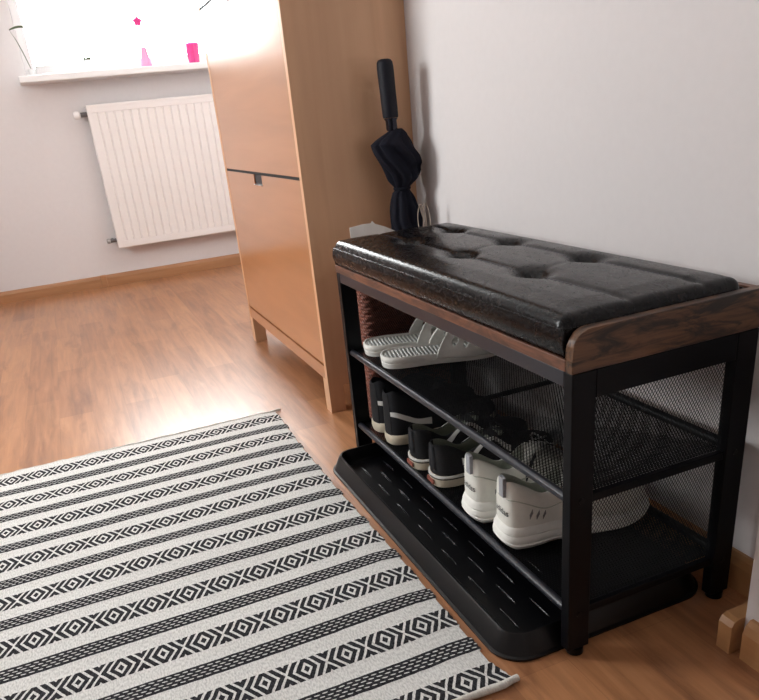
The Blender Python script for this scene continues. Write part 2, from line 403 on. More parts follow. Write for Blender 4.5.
def mesh_rect(u0, u1, v0, v1, put, pitch=.0044, wire=.00072, th=.0005):
    """diamond wire mesh as crossed thin bars clipped to a rectangle; put(u,v,w)->3D"""
    bm = bmesh.new(); A = radians(58); dx, dy = cos(A), sin(A)
    W_, H_ = u1-u0, v1-v0; D_ = pitch/dy   # spacing along u
    for sgn in (1, -1):
        ext = H_*dx/dy; k = -int(ext/D_)-1
        while True:
            a = k*D_
            if a > W_+ext: break
            # line u = a + sgn*t*dx, v = t*dy (for sgn -1 start shifted)
            ua, va = (a, 0) if sgn == 1 else (a, 0)
            ub, vb = a+sgn*ext, H_
            pts = []
            def clip(t): return (ua+(ub-ua)*t, va+(vb-va)*t)
            t0, t1 = 0, 1
            if ub != ua:
                for lim, s_ in ((0, 1), (W_, -1)):
                    tt = (lim-ua)/(ub-ua)
                    if s_*(ub-ua) > 0: t0 = max(t0, tt)
                    else: t1 = min(t1, tt)
            if t1 > t0+1e-6:
                p, q = clip(t0), clip(t1); hw = wire/2/dy
                w0, w1 = (0, th) if sgn == 1 else (th*.6, th*1.6)
                c = [(p[0]-hw, p[1], w0), (p[0]+hw, p[1], w0), (q[0]+hw, q[1], w0), (q[0]-hw, q[1], w0)]
                c2 = [(x_, y_, w1) for x_, y_, _ in c]
                V = [bm.verts.new(put(u0+min(max(x_, 0), W_), v0+y_, w_)) for x_, y_, w_ in c+c2]
                for f_ in ((0, 1, 2, 3), (7, 6, 5, 4), (0, 4, 5, 1), (1, 5, 6, 2), (2, 6, 7, 3), (3, 7, 4, 0)): bm.faces.new([V[i] for i in f_])
            k += 1
    return bm
for zr, nm in ((.2528, 'upper'), (.0727, 'lower')):
    s_ = zr+.0025
    bm = bmesh.new(); tube(bm, [(.0105, ly+.0004, zr), (.0105, BL-ly-.0004, zr)], .0068, 16)
    sh = part('shelf', bm, m_rod, smooth=True, sharp=40)
    bm = bmesh.new(); tube(bm, [(BD-.0105, ly+.0004, zr+.004), (BD-.0105, BL-ly-.0004, zr+.004)], .0075, 16)
    obj('back_rail', bm, m_black, sh, True, 40)
    for ya in (.0035, BL-.0125): obj('end_rail', BX(lx+.0003, BD-lx-.0003, ya, ya+.009, zr-.006, zr+.0065, .001), m_black, sh)
    obj('cross_bar', BX(.018, BD-.018, .395, .403, zr-.006, zr+.0005), m_black, sh)
    bm = mesh_rect(.012, BD-.012, ly, BL-ly, lambda a, b, w_: (a, b, s_+w_), wire=.0027 if nm == 'upper' else .0033)
    obj('mesh_panel', bm, m_mesh, sh)
for ya in (.010, BL-.0108):
    bm = mesh_rect(lx-.004, BD-lx+.004, .079, .2465, lambda a, b, w_: (a, ya+w_, b)); 
    bm2 = mesh_rect(lx-.004, BD-lx+.004, .2595, .399, lambda a, b, w_: (a, ya+w_, b)); merge(bm, bm2)
    part('side_mesh', bm, m_mesh)
# board with raised end cheek and back lip
part('board', BX(-.001, BD+.003, .0137, BL+.001, BH, .4505, .001), m_rustic_y)
ck = []
top = .4885
for a in range(0, 91, 10): ck.append((.0295-.0265*cos(radians(a))-.003, .4645+(top-.4645)*sin(radians(a))))
poly = [(-.001, .4351), (-.001, .4505), (0, .4507)]+ck+[(BD+.003, top+.0005), (BD+.003, .4351)]
bm = bmesh.new(); prism(bm, poly, 'y', -.0008, .0135); bmesh.ops.bevel(bm, geom=[e for e in bm.edges if abs(e.verts[0].co.y-e.verts[1].co.y) < 1e-6], offset=.001, segments=1, affect='EDGES')
part('side_cheek', bm, m_rustic)
part('back_lip', BX(BD-.009, BD+.003, .0137, BL+.001, .4507, .4885, .001), m_rustic_y)

# cushion
def leather():
    m = new_mat('black faux leather', rgb(6, 6, 9), .3, spec=.22); t = NT(m)
    v = t.coords((1, .6, 1)); n = t.noise(v, 90, 6, .65, 1.5); n2 = t.noise(t.coords(), 700, 2)
    h_ = t.math('ADD', t.math('MULTIPLY', n, 1.0), t.math('MULTIPLY', n2, .25)); t.bump(h_, .16, .001)
    t.link(t.math('MULTIPLY_ADD', n, .1, .22), t.b.inputs['Roughness']); return m
m_leather = leather()
cu = thing('seat_cushion', 'black tufted faux leather cushion with buttons lying on the bench top', 'cushion', (0, 0, .4507))
qx0, qx1, qy0, qy1 = -.001, .284, .016, .832; CT = .0515
tufts = [(.105, .655), (.105, .455), (.105, .24), (.222, .70), (.222, .485), (.222, .265)]
def grid1(a, b, n, r_):
    e = [a+r_*(1-cos(pi/2*i/7)) for i in range(8)]; e2 = [b-r_*(1-cos(pi/2*i/7)) for i in range(7, -1, -1)]
    mid = [a+r_+(b-a-2*r_)*i/n for i in range(1, n)]; return e+mid+e2
rr_ = .016
gx, gy = grid1(qx0, qx1, 70, rr_), grid1(qy0, qy1, 190, rr_)
def cush(x, y):
    ex = min(x-qx0, qx1-x); ey = min(y-qy0, qy1-y)
    a = max(0, rr_-ex)/rr_; b = max(0, rr_-ey)/rr_
    d = min(1, sqrt(a*a+b*b)); z = CT-rr_+rr_*sqrt(max(0, 1-d*d))
    fade = min(1, ex/.05)*min(1, ey/.05)
    z += .005*fade
    for tx, ty in tufts:
        q = ((x-tx)/.023)**2+((y-ty)/.030)**2; z -= .019*exp(-q*1.1)*min(1, fade*1.5)
        z -= .0035*exp(-(((x-tx)/.010)**2+((y-ty)/.010)**2))
    for i, tx in enumerate((.105, .222)):
        g_ = exp(-((x-tx)/.0045)**2); z -= .0028*g_*min(1, max(0, ey)/.03); z -= .002*exp(-((x-tx)/.02)**2)*min(1, max(0, ey)/.04)
    # diagonal folds between neighbouring buttons
    for (ax, ay), (bx, by) in zip(tufts[:3], tufts[3:]):
        dx_, dy_ = bx-ax, by-ay; l2 = dx_*dx_+dy_*dy_; k = max(0, min(1, ((x-ax)*dx_+(y-ay)*dy_)/l2)); dd = sqrt((x-ax-k*dx_)**2+(y-ay-k*dy_)**2)
        z -= .0012*exp(-(dd/.007)**2)
    return max(.002, z)
bm = bmesh.new(); G = [[bm.verts.new((x, y, cush(x, y))) for y in gy] for x in gx]
for i in range(len(gx)-1):
    for j in range(len(gy)-1): bm.faces.new((G[i][j], G[i+1][j], G[i+1][j+1], G[i][j+1]))
per = [(i, 0) for i in range(len(gx))]+[(len(gx)-1, j) for j in range(1, len(gy))]+[(i, len(gy)-1) for i in range(len(gx)-2, -1, -1)]+[(0, j) for j in range(len(gy)-2, 0, -1)]
prev = [G[i][j] for i, j in per]; cxm, cym = (qx0+qx1)/2, (qy0+qy1)/2
for k in range(1, 7):
    t_ = k/6; row = []
    for (i, j) in per:
        x, y = gx[i], gy[j]; z0_ = G[i][j].co.z; bul = .0025*sin(pi*t_)-.003*t_**4
        nx = -1 if i == 0 else (1 if i == len(gx)-1 else 0); ny = -1 if j == 0 else (1 if j == len(gy)-1 else 0)
        if ny == -1: bul = min(bul, .001)
        row.append(bm.verts.new((x+nx*bul, y+ny*bul, z0_*(1-t_)+.0002*t_)))
    for a in range(len(per)):
        b = (a+1) % len(per); bm.faces.new((prev[a], row[a], row[b], prev[b]))
    prev = row
bm.faces.new(prev[::-1]); obj('cover', bm, m_leather, cu, True, 70)
bm = bmesh.new()
zc = CT-rr_*.25
pr = rrect(qx0-.0008, qx1+.0006, qy0-.0004, qy1+.0006, .008, 5)
loop_ = [(x, y, CT-rr_+.001) for x, y in pr]; tube(bm, loop_, .0009, 6, closed=True)
obj('piping', bm, m_leather, cu, True)
m_thread = new_mat('charcoal thread', rgb(70, 70, 78), .5)
for tx in (.105, .222):
    stops = [.045]+sorted(ty for qx, ty in tufts if abs(qx-tx) < .01)+[.80]
    for ya, yb in zip(stops, stops[1:]):
        ya += .02; yb -= .02; n_ = int((yb-ya)/.0022); bm = bmesh.new()
        tube(bm, [(tx-.007, ya+(yb-ya)*k/n_, cush(tx-.007, ya+(yb-ya)*k/n_)+(.0006 if k % 4 < 2 else -.0009)) for k in range(n_+1)], .0007, 5)
        obj('stitching', bm, m_thread, cu)
for tx, ty in tufts:
    bm = bmesh.new(); b2 = bmesh.new(); bmesh.ops.create_uvsphere(b2, u_segments=14, v_segments=8, radius=.0085)
    merge(bm, b2, Matrix.Translation((tx, ty, cush(tx, ty)+.0005)) @ Matrix.Diagonal((1, 1, .35, 1))); obj('button', bm, m_leather, cu, True)

# ------------------------------------------------------------------ boot tray
tr_ = thing('boot_tray', 'long black plastic boot tray with raised ribs on the floor under the bench', 'tray', (0, 0, 0))
def off(o_, inn=0): return rrect(-.090+o_, .291-o_, .0195+o_, .797-o_, max(.052-o_, .012), 8)
prof = [(.004, 0), (0, .0012), (0, .0045), (.004, .0065), (.017, .0345), (.019, .037), (.0225, .037), (.0245, .0345), (.035, .012), (.040, .0075)]
rings = [[(x, y, z) for x, y in off(o_)] for o_, z in prof]
bm = bmesh.new(); loft(bm, rings, cap=True); obj('tray_body', bm, m_tray, tr_, True, 22)
m_rib = new_mat('tray rib gloss', rgb(30, 30, 36), .22)
rows = 8; cnt = 0
for c_, x in enumerate((-.0285, 0.0, .027, .055, .083, .111, .139, .167, .195, .222)):
    y = .70 if c_ % 2 == 0 else .655
    while y > .07:
        if y+.033 < .75:
            bm = bmesh.new(); b2 = bmesh.new(); bmesh.ops.create_uvsphere(b2, u_segments=8, v_segments=6, radius=1)
            merge(bm, b2, Matrix.Translation((x, y, .0074)) @ Matrix.Diagonal((.0017, .0325, .0030, 1))); obj('rib', bm, m_rib, tr_, True); cnt += 1
        y -= .0985

# ------------------------------------------------------------------ rug
def rug_mat():
    m = new_mat('striped woven cotton', rgb(205, 203, 200), .95, spec=.15); t = NT(m)
    tc = t.n.new('ShaderNodeTexCoord'); nz = t.n.new('ShaderNodeTexNoise'); nz.inputs['Scale'].default_value = 60; nz.inputs['Detail'].default_value = 2
    t.link(tc.outputs['Object'], nz.inputs['Vector'])
    sp = t.n.new('ShaderNodeSeparateXYZ'); t.link(tc.outputs['Object'], sp.inputs[0]); sn = t.n.new('ShaderNodeSeparateColor'); t.link(nz.outputs['Color'], sn.inputs[0])
    jx = t.math('MULTIPLY_ADD', sn.outputs[0], .003, -.0015); jy = t.math('MULTIPLY_ADD', sn.outputs[1], .003, -.0015)
    # yarn steps: quantise slightly across the weft
    x = t.math('ADD', sp.outputs[0], jx); y0 = t.math('ADD', sp.outputs[1], jy)
    n2 = t.n.new('ShaderNodeTexNoise'); n2.inputs['Scale'].default_value = 2.2; t.link(tc.outputs['Object'], n2.inputs['Vector'])
    y = t.math('ADD', y0, t.math('MULTIPLY_ADD', n2.outputs[0], .02, -.01))
    P = .1415
    v = t.math('DIVIDE', t.math('SUBTRACT', y, .163), P)
    fv = t.math('SUBTRACT', v, t.math('ROUND', v)); d = t.math('ABSOLUTE', t.math('MULTIPLY', fv, P))
    uu = t.math('DIVIDE', t.math('ADD', x, .282), .0638); fu = t.math('MULTIPLY', t.math('ABSOLUTE', t.math('SUBTRACT', uu, t.math('ROUND', uu))), .0638)
    mm = t.math('ADD', t.math('MULTIPLY', fu, 1.0), t.math('MULTIPLY', d, .62))
    mm = t.math('SUBTRACT', mm, .0009); cs = t.math('COSINE', t.math('MULTIPLY', mm, 2*pi/.0128))
    d1 = t.math('GREATER_THAN', cs, -.42); b1 = t.math('LESS_THAN', d, .0228)
    dia = t.math('MULTIPLY', d1, b1)
    s_ = t.math('MULTIPLY', t.math('SUBTRACT', t.math('SUBTRACT', v, t.math('FLOOR', v)), .5), P)
    # slanted braid: staggered rows of light flecks
    b = t.math('ADD', t.math('DIVIDE', s_, .0066), .5); rb = t.math('ROUND', b); fb = t.math('SUBTRACT', b, rb)
    a = t.math('ADD', t.math('DIVIDE', x, .0125), t.math('MULTIPLY', rb, .5)); a = t.math('ADD', a, t.math('MULTIPLY', fb, .55))
    fa = t.math('SUBTRACT', a, t.math('ROUND', a))
    fa = t.math('DIVIDE', fa, .33); fb = t.math("DIVIDE", fb, .18)
    q = t.math('ADD', t.math('MULTIPLY', fa, fa), t.math('MULTIPLY', fb, fb))
    edge = t.math('GREATER_THAN', t.math('ABSOLUTE', s_), .0128)
    spk = t.math('MAXIMUM', t.math('GREATER_THAN', q, 1.0), edge); b2 = t.math('LESS_THAN', t.math('ABSOLUTE', s_), .0160)
    nar = t.math('MULTIPLY', spk, b2)
    inside = t.math('MULTIPLY', t.math('GREATER_THAN', sp.outputs[1], .003), t.math('LESS_THAN', sp.outputs[1], 1.197))
    k = t.math('MULTIPLY', t.math('MAXIMUM', dia, nar), inside)
    wv = t.noise(t.coords((420, 160, 1)), 1, 2)
    lt = t.ramp(wv, [(.3, rgb(186, 185, 183)), (.6, rgb(224, 223, 220))]); dk = t.ramp(wv, [(.3, rgb(18, 18, 22)), (.75, rgb(64, 64, 68))])
    t.link(t.mix(k, lt, dk), t.b.inputs['Base Color'])
    hh = t.math('ADD', t.math('MULTIPLY', wv, .7), t.math('MULTIPLY', k, .8)); t.bump(hh, .5, .0012); return m
m_rug = rug_mat()
rg = thing('striped_rug', 'black and white woven rug with rows of diamonds on the laminate floor', 'rug', (0, 0, 0))
bm = bmesh.new(); RX0 = -1.55; NY = 420; rows_ = []
xs = [RX0+(-.1-RX0)*(i/40) for i in range(41)]
for j in range(NY+1):
    y = .0+1.205*j/NY; v = (y-.163)/.1415; fv = v-round(v); dd = abs(fv*.1415); s_ = (v-math.floor(v)-.5)*.1415
    e = .0
    if dd < .023: e = .001+.002*abs(sin(y*260))
    if abs(s_) < .015: e = .003+.002*abs(sin(y*300))
    xe = -.103-.008*sstep(.3, .7, y)*sstep(1.2, .9, y)+.010*sstep(.05, 0, y)+e
    row = []
    for i, x in enumerate(xs):
        xx = RX0+(xe-RX0)*(i/40)
        z = .0055+.0012*sin(y*21+x*3)*sin(x*9+y*4)+(.0008 if e else 0)
        if i == 40: z = .0025
        row.append(bm.verts.new((xx, y, z)))
    rows_.append(row)
for A, B in zip(rows_, rows_[1:]):
    for i in range(40): bm.faces.new((A[i], A[i+1], B[i+1], B[i]))
per = rows_[0]+[r_[-1] for r_ in rows_[1:]]+rows_[-1][::-1][1:]+[r_[0] for r_ in rows_[::-1][1:-1]]
bot = [bm.verts.new((v_.co.x, v_.co.y, .0002)) for v_ in per]
for a in range(len(per)): b = (a+1) % len(per); bm.faces.new((per[a], bot[a], bot[b], per[b]))
bm.faces.new(bot[::-1]); obj('woven_field', bm, m_rug, rg, True, 50)
m_hem = noisy('cream cotton hem', rgb(206, 203, 196), .95, 1, .14, .6, .0012, stretch=(420, 160, 160))
for yy in (-.004, 1.207):
    bm = bmesh.new(); pts = [(RX0+(-.086-RX0)*k/120, yy+.0015*sin(k*.9), (.0058 if yy < 1 else .004)+.0006*sin(k*1.7)) for k in range(121)]
    b2 = bmesh.new(); tube(b2, pts, [(.0052 if yy < 1 else .0035)+.0005*sin(k*2.3) for k in range(121)], 10); merge(bm, b2); 
    obj('hem', bm, m_hem, rg, True, 60)

# ------------------------------------------------------------------ shoes
def shoe_surface(Ln, W, tabH, lo_z, op=(.05, .42), rim=.62, z_in=.02, wt=None):
    wt = wt or [(0, .0), (.006, .26), (.02, .50), (.05, .68), (.1, .79), (.18, .82), (.3, .80), (.45, .84), (.6, .93), (.72, 1.0), (.82, .95), (.9, .8), (.96, .54), (.99, .28), (1, .0)]
    def wf(t): return W/2*max(0, sm(wt, t))
    def prof(t):
        w = wf(t); Hh = sm(tabH, t); b = sstep(op[1]-.03, op[1]+.08, t); b = max(b, 1-sstep(op[0]-.045, op[0], t))
        r_ = rim; h0 = Hh-lo_z
        P = [(w, lo_z), (w*1.03, lo_z+.28*h0), (w*.97, lo_z+.58*h0), (w*(r_+.16), lo_z+.88*h0), (w*r_, Hh)]
        inn = [(w*r_-.003*(w > .01), Hh-.004), (w*r_*.82, lo_z+z_in+.25*(h0-z_in)), (w*r_*.7, lo_z+z_in), (0, lo_z+z_in)]
        clo = [(w*r_*.8, Hh+.002), (w*r_*.5, Hh+.0045), (w*r_*.25, Hh+.0055), (0, Hh+.006)]
        return P+[(max(0, a[0]*(1-b)+c[0]*b), a[1]*(1-b)+c[1]*b) for a, c in zip(inn, clo)]
    def pt(t, s, side, outw=0):
        P = prof(t); k = s*(len(P)-1); i = min(int(k), len(P)-2); q = k-i
        p0 = P[max(i-1, 0)]; p1 = P[i]; p2 = P[i+1]; p3 = P[min(i+2, len(P)-1)]
        def cr(a, b, c, d): return .5*((2*b)+(-a+c)*q+(2*a-5*b+4*c-d)*q*q+(-a+3*b-3*c+d)*q**3)
        y = max(0, cr(p0[0], p1[0], p2[0], p3[0])); z = cr(p0[1], p1[1], p2[1], p3[1])
        return Vector((t*Ln, side*y, z))
    def ptn(t, s, side, o_):
        a = pt(t, s, side); e = 3e-4
        du = pt(min(1, t+e), s, side)-pt(max(0, t-e), s, side); dv = pt(t, min(1, s+e), side)-pt(t, s-e if s > e else 0, side)
        n_ = du.cross(dv)
        if n_.length < 1e-12: n_ = Vector((-1 if t < .5 else 1, 0, 0))
        n_.normalize()
        c = Vector((t*Ln, 0, a.z-.02))
        if n_.dot(a-Vector((max(.15, min(t, .85))*Ln, 0, a.z-.005))) < 0: n_ = -n_
        return a+n_*o_
    return wf, pt, ptn
TS = [0, .002, .006, .012, .02, .032, .046, .06, .08, .1]+[.1+.8*i/34 for i in range(1, 35)]+[.92, .94, .955, .97, .98, .988, .995, 1]
def upper(pt, m_up, m_in, par, op, NS=28, inner_from=.56):
    for nm, mm, cond in (('upper', m_up, lambda tm, s: not (s > inner_from and op[0]-.01 < tm < op[1]+.03)), ('lining', m_in, lambda tm, s: (s > inner_from and op[0]-.01 < tm < op[1]+.03))):
        bm = bmesh.new()
        for side in (-1, 1):
            G = {}
            for i in range(len(TS)-1):
                for j in range(NS):
                    tm, sm_ = (TS[i]+TS[i+1])/2, (j+.5)/NS
                    if not cond(tm, sm_): continue
                    V = []
                    for a, b in ((i, j), (i+1, j), (i+1, j+1), (i, j+1)):
                        if (a, b) not in G: G[(a, b)] = bm.verts.new(pt(TS[a], b/NS, side))
                        V.append(G[(a, b)])
                    bm.faces.new(V)
        bmesh.ops.remove_doubles(bm, verts=bm.verts[:], dist=.00005)
        obj(nm, bm, mm, par, True, 75)
def sole(wf, Ln, prof, m, par, name='sole', e=.004, bulge=None):
    """prof: list (offset, zfun) ; outline swept around the shoe outline"""
    ring = []
    T_ = TS
    out = [(t, -1) for t in T_]+[(t, 1) for t in T_[::-1][1:-1]]
    bm = bmesh.new(); rings = []
    for o_, zf in prof:
        rr2 = []
        for t, sd in out:
            w = wf(t); x = t*Ln; y = w*sd
            # outward offset along the outline normal
            dt = .004; t0, t1 = max(0, t-dt), min(1, t+dt); tx, ty = (t1-t0)*Ln, (wf(t1)-wf(t0)); l_ = sqrt(tx*tx+ty*ty) or 1
            nx, ny = -ty/l_, tx/l_
            if t <= .0001: nx, ny = -1, 0
            if t >= .9999: nx, ny = 1, 0
            rr2.append((x+nx*o_, (y+ny*o_*sd), zf(t)))
        rings.append(rr2)
    loft(bm, rings); return obj(name, bm, m, par, True, 50)
def strip(ptn, ts, s0, s1, o_, side, bm, rows=4):
    """patch following the shoe surface"""
    A = [[bm.verts.new(ptn(t, s0(t)+(s1(t)-s0(t))*k/rows, side, o_)) for k in range(rows+1)] for t in ts]
    B = [[bm.verts.new(ptn(t, s0(t)+(s1(t)-s0(t))*k/rows, side, -.0005)) for k in range(rows+1)] for t in ts]
    for i in range(len(ts)-1):
        for k in range(rows): bm.faces.new((A[i][k], A[i+1][k], A[i+1][k+1], A[i][k+1]))
        bm.faces.new((A[i][0], B[i][0], B[i+1][0], A[i+1][0])); bm.faces.new((A[i][-1], A[i+1][-1], B[i+1][-1], B[i][-1]))
    for i in (0, -1):
        for k in range(rows): bm.faces.new((A[i][k], A[i][k+1], B[i][k+1], B[i][k]))
def lin(a, b, n): return [a+(b-a)*i/n for i in range(n+1)]
def laces(pt, m, par, t0=.50, t1=.68, n=5):
    bm = bmesh.new()
    for i in range(n):
        t = t0+(t1-t0)*i/(n-1); pts = []
        for k in range(9):
            q = -1+2*k/8; s = 1-.38*abs(q); p = pt(t+.012*q*(1 if i % 2 else -1), s, 1 if q >= 0 else -1); pts.append(p+Vector((0, 0, .0022)))
        tube(bm, pts, .0022, 6)
    # bow
    p = pt(t0-.005, 1, 1)+Vector((0, 0, .005))
    for sg in (-1, 1):
        tube(bm, [p+Vector((a*.02-.004, sg*(.004+.020*sin(pi*a)), .004*sin(pi*a)+.001)) for a in lin(0, 1, 8)], .0018, 6)
        tube(bm, [p+Vector((a*.03, sg*(.006+.012*a), .002-.006*a)) for a in lin(0, 1, 6)], .0016, 6)
    obj('laces', bm, m, par, True)
m_blk = noisy('black canvas', rgb(20, 21, 27), .85, 900, .25, .4, .0005)
m_suede = noisy('black suede', rgb(25, 25, 28), .95, 300, .3, .4, .0005)
m_inn = noisy('dark lining', rgb(34, 34, 40), .9, 500, .2, .3)
m_inn2 = noisy('sage grey lining', rgb(120, 124, 112), .9, 500, .15, .3)
m_cream = noisy('off white rubber', rgb(196, 186, 166), .6, 80, .08, .2)
m_strp = noisy('white leather stripe', rgb(222, 222, 218), .5, 100, .04, .1)
m_dline = new_mat('black foxing line', rgb(18, 18, 20), .6)
m_lace = new_mat('black laces', rgb(38, 38, 42), .9)
m_red = new_mat('faded red heel badge', rgb(140, 78, 64), .6)
SZ2 = .0727+.0025+.0009   # top of the lower mesh shelf
SZ1 = .2528+.0025+.0009   # top of the upper mesh shelf
def trainer(loc, rz, label, group):
    th = thing('sneaker', label, 'shoe', loc, rz, group); Ln, W = .262, .082
    op = (.05, .40); Ht = [(0, .116), (.06, .121), (.14, .112), (.25, .096), (.36, .104), (.45, .108), (.58, .088), (.72, .066), (.86, .056), (.95, .046), (1, .034)]
    wf, pt, ptn = shoe_surface(Ln, W, Ht, .020, op)
    upper(pt, m_blk, m_inn, th, op)
    sole(wf, Ln, [(-.004, lambda t: .0002+.012*sstep(.8, 1, t)), (.001, lambda t: .002+.012*sstep(.8, 1, t)), (.0035, lambda t: .012+.008*sstep(.8, 1, t)), (.003, lambda t: .0225+.006*sstep(.85, 1, t)), (.0005, lambda t: .0245+.006*sstep(.85, 1, t)), (-.003, lambda t: .0245+.006*sstep(.85, 1, t))], m_cream, th)
    for side in (-1, 1):
        bm = bmesh.new(); strip(ptn, lin(.022, .36, 26), lambda t: .225-.13*t/.36, lambda t: .262-.09*t/.36, .0014, side, bm); obj('stripe', bm, m_strp, th, True, 50)
    bm = bmesh.new()
    strip(ptn, [0, .004, .01, .02], lambda t: .02, lambda t: .5, .0012, 1, bm); strip(ptn, [0, .004, .01, .02], lambda t: .02, lambda t: .5, .0012, -1, bm)
    obj('heel_patch', bm, m_suede, th, True, 60)
    laces(pt, m_lace, th); return th
def skate(loc, rz, label, group):
    th = thing('sneaker', label, 'shoe', loc, rz, group); Ln, W = .265, .081
    op = (.05, .42); Ht = [(0, .084), (.06, .086), (.14, .079), (.25, .062), (.36, .070), (.46, .080), (.58, .070), (.72, .056), (.86, .052), (.95, .044), (1, .034)]
    wf, pt, ptn = shoe_surface(Ln, W, Ht, .022, op, z_in=.012)
    upper(pt, m_suede, m_inn2, th, op)
    zt = lambda t: .0255+.003*sstep(.85, 1, t)
    sole(wf, Ln, [(-.004, lambda t: .0002+.006*sstep(.85, 1, t)), (.002, lambda t: .002+.006*sstep(.85, 1, t)), (.0035, lambda t: .012), (.003, lambda t: zt(t)-.003), (.001, lambda t: zt(t)), (-.003, lambda t: zt(t))], m_cream, th)
    sole(wf, Ln, [(-.003, lambda t: .0185), (.0042, lambda t: .0185), (.0042, lambda t: .0205), (-.003, lambda t: .0205)], m_dline, th, 'foxing_line')
    sole(wf, Ln, [(-.003, lambda t: .0215), (.0044, lambda t: .0215), (.0044, lambda t: .0252), (-.003, lambda t: .0252)], m_strp, th, 'foxing_stripe')
    for side in (-1, 1):
        bm = bmesh.new(); strip(ptn, lin(.19, .58, 26), lambda t: .19+.22*sstep(.19, .42, t)-.18*sstep(.42, .58, t), lambda t: .30+.22*sstep(.19, .42, t)-.20*sstep(.42, .58, t), .0013, side, bm); obj('stripe', bm, m_strp, th, True, 50)
    bm = bmesh.new(); prism(bm, [(-.014, .007), (.014, .007), (.014, .0155), (-.014, .0155)], 'x', -.0052, -.002); obj('heel_badge', bm, m_red, th)
    bm = bmesh.new()
    for a in (-1, 1): strip(ptn, [0, .004, .01], lambda t: .1, lambda t: .52, .0012, a, bm)
    obj('heel_tab', bm, m_blk, th, True)
    # tongue
    bm = bmesh.new(); rings = []
    for k in range(9):
        q = k/8; x = .125+.03*(q-.5)*2*.6-.012*q; 
        rings.append([(x+.012*q-.0*abs(a), a*.022*(1-.15*q), .060+.03*q-.10*abs(a)**2*.06) for a in lin(-1, 1, 8)]+[(x+.012*q+.004, a*.022*(1-.15*q), .060+.03*q-.10*abs(a)**2*.06-.002) for a in lin(1, -1, 8)])
    loft(bm, rings); obj('tongue', bm, m_inn2, th, True, 50)
    laces(pt, m_lace, th, .52, .7); return th
m_wht = noisy('white leather upper', rgb(236, 236, 228), .6, 120, .03, .15, .0004)
m_wsole = noisy('white foam sole', rgb(240, 240, 234), .55, 60, .03, .1)
m_wtab = noisy('grey webbing tab', rgb(160, 162, 168), .7, 300, .1, .3)
m_winn = noisy('pale lining', rgb(186, 190, 178), .9, 300, .08, .3)
m_txt = new_mat('dark lettering', rgb(40, 42, 50), .6)
m_dgr = new_mat('grey slit print', rgb(130, 130, 128), .6)
def text_mesh(s, size):
    cu_ = bpy.data.curves.new('t', 'FONT'); cu_.body = s; cu_.size = size; cu_.align_x = 'CENTER'; cu_.align_y = 'CENTER'; cu_.extrude = .0
    ob = bpy.data.objects.new('t', cu_); C.objects.link(ob); dg = bpy.context.evaluated_depsgraph_get(); me = bpy.data.meshes.new_from_object(ob.evaluated_get(dg))
    bm = bmesh.new(); bm.from_mesh(me); bpy.data.objects.remove(ob); bpy.data.curves.remove(cu_); bpy.data.meshes.remove(me)
    bmesh.ops.subdivide_edges(bm, edges=bm.edges[:], cuts=1); return bm
def chunky(loc, rz, label, group):
    th = thing('sneaker', label, 'shoe', loc, rz, group); Ln, W = .264, .083
    op = (.045, .40); Ht = [(0, .118), (.04, .120), (.12, .110), (.25, .090), (.36, .100), (.45, .112), (.58, .098), (.72, .078), (.86, .070), (.95, .060), (1, .046)]
    wt = [(0, .0), (.003, .31), (.010, .49), (.03, .65), (.08, .76), (.18, .80), (.3, .72), (.45, .78), (.6, .92), (.72, 1.0), (.82, .95), (.9, .8), (.96, .54), (.99, .28), (1, .0)]
    wf, pt, ptn = shoe_surface(Ln, W, Ht, .030, op, wt=wt, rim=.66)
    upper(pt, m_wht, m_winn, th, op)
    h = lambda t: .046-.016*sstep(.1, .7, t)+.006*sstep(.85, 1, t)
    lay = []
    for q, o_ in ((0, -.010), (.03, -.003), (.12, .003), (.28, .0075), (.34, .0058), (.40, .0078), (.58, .0062), (.62, .0042), (.68, .0058), (.85, .0030), (.97, .0005), (1, -.004)):
        lay.append((o_, (lambda t, q=q: .0002+(h(t))*q+(.012*sstep(.78, 1, t)+.006*sstep(.05, 0, t))*(1-q))))
    sole(wf, Ln, lay, m_wsole, th)
    bm = bmesh.new()    # overlay seam lines
    for side in (-1, 1):
        tube(bm, [ptn(t, .30-.05*t/.4, side, .0006) for t in lin(.0, .42, 26)], .0009, 5)
    obj('seam', bm, m_winn, th, True)
    bm = bmesh.new(); box(bm, -.0032, .0035, -.0170, -.0020, .096, .130, .001); 
    obj('pull_tab', bm, m_wtab, th)
    # lettering wrapped round the heel
    def heelmap(a, z):
        side = -1 if a > 0 else 1; a = abs(a); s = .19
        # find s for height z at heel, then t for arc length a
        lo, hi = 0, .5
        for _ in range(24):
            mid = (lo+hi)/2
            if pt(.02, mid, 1).z < z: lo = mid
            else: hi = mid
        s = lo; acc = 0; p0 = pt(0, s, 1); t = 0
        while acc < a and t < .3:
            t += .00006 if t < .012 else .0006; p1 = pt(t, s, 1); acc += (Vector((p1.x, p1.y))-Vector((p0.x, p0.y))).length; p0 = p1
        return ptn(t, s, side, .0010)
    bm = text_mesh('adidas', .0155)
    for v_ in bm.verts: v_.co = heelmap(v_.co.x*1.0+.004, .0685+v_.co.y)
    geo = bmesh.ops.solidify(bm, geom=bm.faces[:], thickness=.0003)
    obj('lettering', bm, m_txt, th)
    for i in range(3):
        for side in (-1, 1):
            t = .13+.045*i; bm = bmesh.new(); strip(ptn, lin(t, t+.022, 5), lambda q, t=t: .15+.06*(q-t)/.022, lambda q, t=t: .19+.06*(q-t)/.022, .0008, side, bm); obj('slit', bm, m_dgr, th)
    bm = bmesh.new()
    for side in (-1, 1): strip(ptn, lin(.36, .44, 8), lambda q: .2+.2*(q-.36)/.08, lambda q: .27+.2*(q-.36)/.08, .001, side, bm)
    obj('side_stripe', bm, m_txt, th)
    laces(pt, m_strp, th, .50, .68); return th
